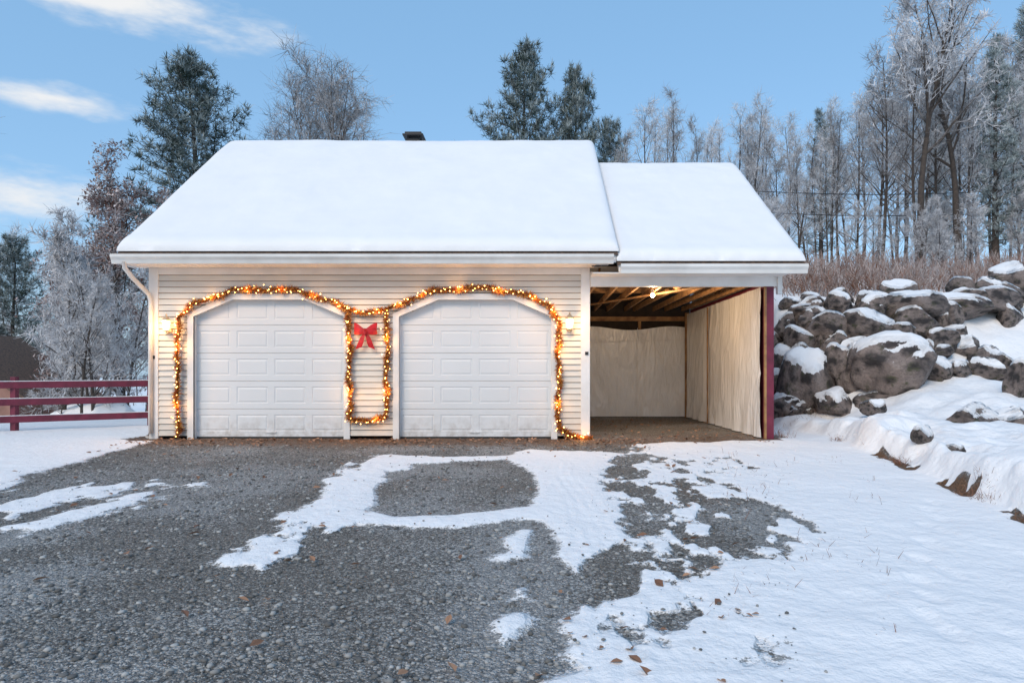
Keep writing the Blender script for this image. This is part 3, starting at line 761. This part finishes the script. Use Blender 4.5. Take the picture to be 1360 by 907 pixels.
def pine(name,seed,H,r0,W,t0=.15,nb=95,dens=1.,blw=.028,frost=.0,pw=.62,k1=1.5):
    r=random.Random(seed); V=[];F=[];A=[]
    pts=[Vector((0,0,-.3))]; 
    for i in range(10): pts.append(Vector((r.gauss(0,.05)*i*.3,r.gauss(0,.05)*i*.3,H*(i+1)/10)))
    def tube(pts,rads,k,a):
        b=len(V); n=len(pts)
        for i,p in enumerate(pts):
            d=(pts[min(i+1,n-1)]-pts[max(i-1,0)]).normalized(); u,v=ortho(d)
            for j in range(k):
                an=6.2832*j/k; V.append(p+(u*math.cos(an)+v*math.sin(an))*rads[i]); A.append(a)
        for i in range(n-1):
            for j in range(k):
                j2=(j+1)%k; F.append((b+i*k+j,b+i*k+j2,b+(i+1)*k+j2,b+(i+1)*k+j))
    tube(pts,[r0*(1-.93*i/10) for i in range(11)],7,-.3); 
    T=[]
    lob=[r.uniform(.55,1.2) for _ in range(14)]
    for i in range(nb):
        t=t0+(1-t0)*(i/nb)**.9; az=i*2.4+r.uniform(-.4,.4)
        prof=min(1,((1-t)*k1)**pw+.05)*min(1,.6+t*1.1)
        L=W*prof*r.uniform(.7,1.15)*lob[int((az%6.2832)*1.1+t*6)%14]
        f=t*10; k=min(int(f),9); p=pts[k].lerp(pts[k+1],f-k)
        el=math.radians(8+45*max(0,t-.45)*1.3+r.uniform(-8,10))
        d=Vector((math.cos(az)*math.cos(el),math.sin(az)*math.cos(el),math.sin(el)))
        bp=[p]; dd=d.copy(); n=5
        for q in range(n):
            dd=(dd+Vector((r.gauss(0,.09),r.gauss(0,.09),r.gauss(0,.05)+.05))).normalized(); bp.append(bp[-1]+dd*L/n)
        tube(bp,[max(.012,r0*.28*(1-t)*(1-.8*q/n)) for q in range(n+1)],3,-.1)
        nt=int((4+L*8)*dens)
        for q in range(nt):
            s=.18+.82*(q+r.random())/nt; f=s*n; k=min(int(f),n-1); c=bp[k].lerp(bp[k+1],f-k)
            sw=(.10+.34*L*.35*(1.25-s)); 
            off=Vector((-math.sin(az),math.cos(az),0))*r.gauss(0,sw)+Vector((0,0,abs(r.gauss(0,.14))+.03))
            T.append((c+off,(d*.5+off.normalized()*.6+Vector((0,0,.45))).normalized()))
    midx=[0]*len(F)
    for c,d in T:
        fr=frost+r.uniform(-.35,.45)
        for q in range(13):
            v=(d*.55+Vector((r.gauss(0,.65),r.gauss(0,.65),r.gauss(0,.5)))).normalized(); L=r.uniform(.16,.36)
            u=ortho(v)[0]; u=(u+Vector((r.gauss(0,.6),r.gauss(0,.6),r.gauss(0,.6)))).normalized()*blw*r.uniform(.7,1.3)
            b=len(V); p=c+v*.03; V.extend([p-u*.6,p+u*.6,p+v*L+u*.25,p+v*L-u*.25]); F.append((b,b+1,b+2,b+3)); midx.append(1)
            a=fr+.35*v.z; A.extend([a-.1,a-.1,a+.2,a+.2])
    me=npmesh(name,np.array([v[:] for v in V]),np.array(F),[M_bark,M_needle],{'frost':A})
    me.polygons.foreach_set('material_index',np.array(midx,dtype=np.int32)); return me

def place(name,me,x,y,s=1.,rz=None,parent=None,z=None,sxy=1.):
    o=bpy.data.objects.new(name,me); o.location=(x,y,(tz(x,y) if z is None else z)); o.scale=(s*sxy,s*sxy,s)
    o.rotation_euler=(0,0,R.uniform(0,6.28) if rz is None else rz); return link(o,parent)
P1=pine('white_pine_mesh',3,15,.30,3.7,.06,150,1.2,pw=.6,k1=1.6)
P2=pine('white_pine_mesh_b',8,15,.26,3.4,.2,120,1.05,pw=.55,k1=2.3)
P3=pine('white_pine_mesh_c',21,14,.22,2.1,.1,90,.9,frost=.3)
BT=[bare_tree('hardwood_mesh_%d'%i,40+i,14,.10+.012*i,limbs=22,t0=(.16,.3,.16,.35)[i],sp=.22+.03*(i%3),sub=(7,5),tw=3,twl=(.3,.8),tww=.012,frost=f) for i,f in enumerate([.8,.6,.9,.5])]
FAN=[bare_tree('maple_mesh_%d'%i,140+i,14,.14,limbs=36,t0=.32,sp=.34,sub=(9,7),tw=4,twl=(.3,.8),tww=.009,frost=.5,up=.10,amin=30,amax=65,top=.5) for i in range(2)]
BIG=bare_tree('frosted_maple_mesh',77,15,.20,limbs=22,t0=.38,sp=.30,sub=(8,6),tw=6,twl=(.15,.45),tww=.016)
FD=[bare_tree('frosted_shrub_tree_%d'%i,90+i,7,.07,limbs=18,t0=.1,sp=.34,sub=(7,6),tw=5,twl=(.15,.4),tww=.014,frost=.8) for i in range(2)]
OAK=bare_tree('russet_oak_mesh',61,9.5,.13,limbs=26,t0=.12,sp=.42,sub=(8,6),tw=3,leaf=8,frost=.85,twl=(.2,.4),top=.6)

place('white_pine',P1,-14.6,30,.98,.3,z=0,sxy=1.05)
place('white_pine',P2,-23.3,31,.62,1.1)
place('white_pine',P2,-.1,38,1.255,2.0,z=0,sxy=.86)
place('white_pine',P1,2.75,39,1.20,1.0,z=0,sxy=.68)
place('white_pine',P2,5.0,41,1.06,.6,z=0,sxy=.6)
place('white_pine',P3,19.2,28,.68,.6)
place('white_pine',P3,24.2,33,.92,.6)
place('russet_oak',OAK,-15.3,26.0,.96,.4,z=-1.0)
place('russet_oak',OAK,-17.2,27,.78,2.4)
place('bare_maple',FAN[0],-11.5,33,1.0,.2,z=0,sxy=1.05)
place('bare_maple',FAN[1],-8.4,32,1.0,1.9,z=0,sxy=1.1)
place('bare_maple',FAN[0],-3.5,36,.84,.8,z=0)
place('bare_maple',FAN[1],-12.6,12.4,.66,2.2,z=0)
place('frosted_maple',BIG,14.9,26,.84,.5)
place('frosted_maple',BIG,17.4,27.5,.80,2.9)
FO=empty('background_forest')
def forest(n,x0,x1,y0,y1,tops,meshes,jit=.12):
    for i in range(n):
        y=y0+(y1-y0)*R.random(); b=x0+(x1-x0)*((i+R.random())/n); x=b*y
        zb=tz(x,y); zt=1.2+y*np.interp(b,*tops); s=(zt-zb)/14*R.uniform(1-jit,1.03)
        if s<.2: continue
        place('hardwood_%d'%len(FO.children),R.choice(meshes),x,y,float(s),parent=FO,sxy=R.uniform(.85,1.2))
tops=([.10,.2,.26,.32,.40,.48,.55,.70,1.1],[.34,.41,.38,.40,.37,.42,.50,.50,.48])
forest(11,.36,.95,26,32,tops,BT,.3)
forest(30,.30,.95,32,44,tops,BT,.25)
forest(22,.30,.98,44,60,tops,BT,.2)
forest(12,.14,.36,36,50,tops,BT,.18)
for x,y,s in ((15.5,36,.6),(24,40,.75),(29,38,.7)): place('conifer_%d'%int(x),P3,x,y,s,parent=FO)
for i in range(30):
    y=R.uniform(23,31); x=R.uniform(.34,.9)*y
    place('frosted_growth_%d'%i,R.choice(FD),x,y,R.uniform(.28,.5),parent=FO)
for i in range(26):
    b=R.uniform(.56,.95); y=R.uniform(19,30) if b<.68 else R.uniform(32,36); x=-b*y
    place('frosted_growth_l%d'%i,R.choice(FD),x,y,R.uniform(.5,.85),parent=FO)
for x,y,s in ((-13.3,19.5,.17),(-12.2,20,.14),(-14.2,20,.15)): place('low_shrub',FD[0],x,y,s,sxy=1.6)
tops=([-1.1,-.7,-.5],[.22,.2,.26])
forest(12,-1.0,-.50,36,56,tops,BT,.2)
for i in range(18):
    x=-90+i*10.4+R.uniform(-3,3); place('far_tree_%d'%i,R.choice(BT),x,R.uniform(70,90),R.uniform(.6,.8),parent=FO)

def stems(name,pts,hmin,hmax,w,fr,mat,spread=.35,forks=3):
    V=[];F=[];A=[]
    for x,y,z in pts:
        h=R.uniform(hmin,hmax); d=Vector((R.gauss(0,spread),R.gauss(0,spread),1)).normalized(); a=R.random()
        items=[(Vector((x,y,z-.03)),d,h,w)]
        for q in range(forks):
            items.append((Vector((x,y,z))+d*h*R.uniform(.3,.9),(d+Vector((R.gauss(0,.7),R.gauss(0,.7),R.gauss(0,.4)))).normalized(),h*R.uniform(.2,.5),w*.8))
        for p,dd,hh,ww in items:
            an=R.uniform(0,3.14); u=Vector((math.cos(an),math.sin(an),0))*ww; b=len(V)
            V+=[p-u,p+u,p+dd*hh+u*.3,p+dd*hh-u*.3]; F.append((b,b+1,b+2,b+3)); A+=[fr-.3+a*.3]*2+[fr+a*.5]*2
    return npobj(name,np.array([v[:] for v in V]),np.array(F),mat,attrs={'frost':A})
pts=[]
while len(pts)<3400:
    y=18.0+9*R.random()**1.2; x=R.uniform(.34,.86)*y+R.uniform(-.5,.5)
    if float(vnoise(np.array([x*.9]),np.array([y*.9]),3)[0])<.5 and R.random()<.92: continue
    pts.append((x,y,tz(x,y)))
stems('brush',pts,.25,1.0,.013,.24,M_grass,.55,5)
pts=[]
for i in range(2600):
    y=R.uniform(5.5,12.5); x=float(berm_x(np.array([y]))[0])+R.gauss(0,.06)
    if (math.sin(y*2.1)+math.sin(y*5.3+1))>.9: pts.append((x,y,tz(x,y)))
for i in range(900):
    x=R.uniform(5.5,9); y=R.uniform(14.2,16.8); pts.append((x,y,tz(x,y)+.05))
for i in range(420):
    y=R.uniform(3,11); x=R.uniform(.25,.55)*y; 
    if float(vnoise(np.array([x*2.]),np.array([y*2.]),33)[0])>.6: pts.append((x,y,tz(x,y)+.02))
stems('dead_grass',pts,.04,.15,.0035,-.2,M_grass,.9,1)
pts=[(R.uniform(4.55,4.9),R.uniform(12.3,14.5),0) for _ in range(200)]
pts=[(x,y,tz(x,y)) for x,y,_ in pts]
stems('dead_grass',pts,.05,.25,.004,0,M_grass,.6,1)
SB=empty('snow_covered_mound')
sm_=bms[3].copy(); sm_.materials.clear(); sm_.materials.append(M_snow)
o=bpy.data.objects.new('mound',sm_); o.location=(-12.9,20.5,-.25); o.scale=(1.4,1.0,.5); link(o,SB)
PL=empty('power_line'); m=MB()
for off in (0,.9):
    p=[]
    for i in range(17):
        t=i/16; p.append((6+t*28,30-t*4,8.5+off+t*1.2-1.3*math.sin(math.pi*t)))
    m.tube(p,[.018]*17,5)
m.obj('cable',M_black,PL)

# ------------------------------------------------------------ world, sun, camera
w=bpy.data.worlds.new('World'); scene.world=w; w.use_nodes=True; nt=w.node_tree; nt.nodes.clear()
out=nt.nodes.new('ShaderNodeOutputWorld'); bg=nt.nodes.new('ShaderNodeBackground'); sky=nt.nodes.new('ShaderNodeTexSky')
sky.sky_type='NISHITA'; sky.sun_disc=False; EL=math.radians(38); ROT=math.radians(206)
sky.sun_elevation=EL; sky.sun_rotation=ROT; sky.air_density=1.0; sky.dust_density=.8; sky.ozone_density=1.3
tc=nt.nodes.new('ShaderNodeTexCoord')
def M(op,a,b=None):
    n=nt.nodes.new('ShaderNodeMath'); n.operation=op
    for i,v in enumerate((a,b)):
        if v is None: continue
        if isinstance(v,(int,float)): n.inputs[i].default_value=v
        else: nt.links.new(v,n.inputs[i])
    return n.outputs[0]
def MX(f,a,b):
    n=nt.nodes.new('ShaderNodeMix'); n.data_type='RGBA'
    for i,v in ((0,f),(6,a),(7,b)):
        if isinstance(v,(int,float)): n.inputs[i].default_value=v
        elif isinstance(v,tuple): n.inputs[i].default_value=(*v,1)
        else: nt.links.new(v,n.inputs[i])
    return n.outputs[2]
veil=MX(.45,sky.outputs[0],(2.5,5.2,8.4))
ns=nt.nodes.new('ShaderNodeTexNoise'); ns.inputs['Scale'].default_value=7; ns.inputs['Detail'].default_value=5; ns.inputs['Roughness'].default_value=.6
mp=nt.nodes.new('ShaderNodeMapping'); mp.inputs['Scale'].default_value=(1,1,3.2); nt.links.new(tc.outputs['Generated'],mp.inputs[0]); nt.links.new(mp.outputs[0],ns.inputs['Vector'])
tot=None
for (px_,py_,rx,rz,am) in ((-.60,.545,.20,.035,1.),(-.51,.515,.09,.022,.9),(-.685,.40,.08,.022,.95),(-.74,.26,.13,.05,.5)):
    d=Vector((px_,1,py_)).normalized()
    sb_=nt.nodes.new('ShaderNodeVectorMath'); sb_.operation='SUBTRACT'; nt.links.new(tc.outputs['Generated'],sb_.inputs[0]); sb_.inputs[1].default_value=d
    sc_=nt.nodes.new('ShaderNodeVectorMath'); sc_.operation='MULTIPLY'; nt.links.new(sb_.outputs[0],sc_.inputs[0]); sc_.inputs[1].default_value=(1/rx,1/rx,1/rz)
    ln=nt.nodes.new('ShaderNodeVectorMath'); ln.operation='LENGTH'; nt.links.new(sc_.outputs[0],ln.inputs[0])
    v=M('MULTIPLY',M('MAXIMUM',M('SUBTRACT',1.25,ln.outputs['Value']),0),am)
    tot=v if tot is None else M('MAXIMUM',tot,v)
cl=nt.nodes.new('ShaderNodeMapRange'); cl.clamp=True; cl.interpolation_type='SMOOTHSTEP'
nt.links.new(M('ADD',M('MULTIPLY',tot,.60),M('MULTIPLY',ns.outputs['Fac'],1.3)),cl.inputs[0]); cl.inputs[1].default_value=.78; cl.inputs[2].default_value=1.30
fac=M('MULTIPLY',cl.outputs[0],M('MINIMUM',M('MULTIPLY',tot,3),1))
nt.links.new(MX(fac,veil,(6.3,6.4,6.5)),bg.inputs[0]); bg.inputs[1].default_value=.14; nt.links.new(bg.outputs[0],out.inputs[0])
sl=bpy.data.lights.new('sun','SUN'); sl.energy=1.85; sl.angle=math.radians(24); sl.color=(1,.86,.70)
so=bpy.data.objects.new('sun',sl); link(so)
sd=Vector((math.sin(ROT)*math.cos(EL),math.cos(ROT)*math.cos(EL),math.sin(EL)))
so.rotation_euler=sd.to_track_quat('Z','Y').to_euler()
cam=bpy.data.cameras.new('camera'); co=bpy.data.objects.new('camera',cam); link(co); co.location=(0,0,1.2); co.rotation_euler=(math.radians(90),0,0)
cam.lens=24; cam.sensor_width=36; cam.shift_x=-20/1360; cam.shift_y=41.5/1360; cam.clip_end=2000; cam.clip_start=.05
scene.camera=co
print('polys',sum(len(m_.polygons) for m_ in bpy.data.meshes))
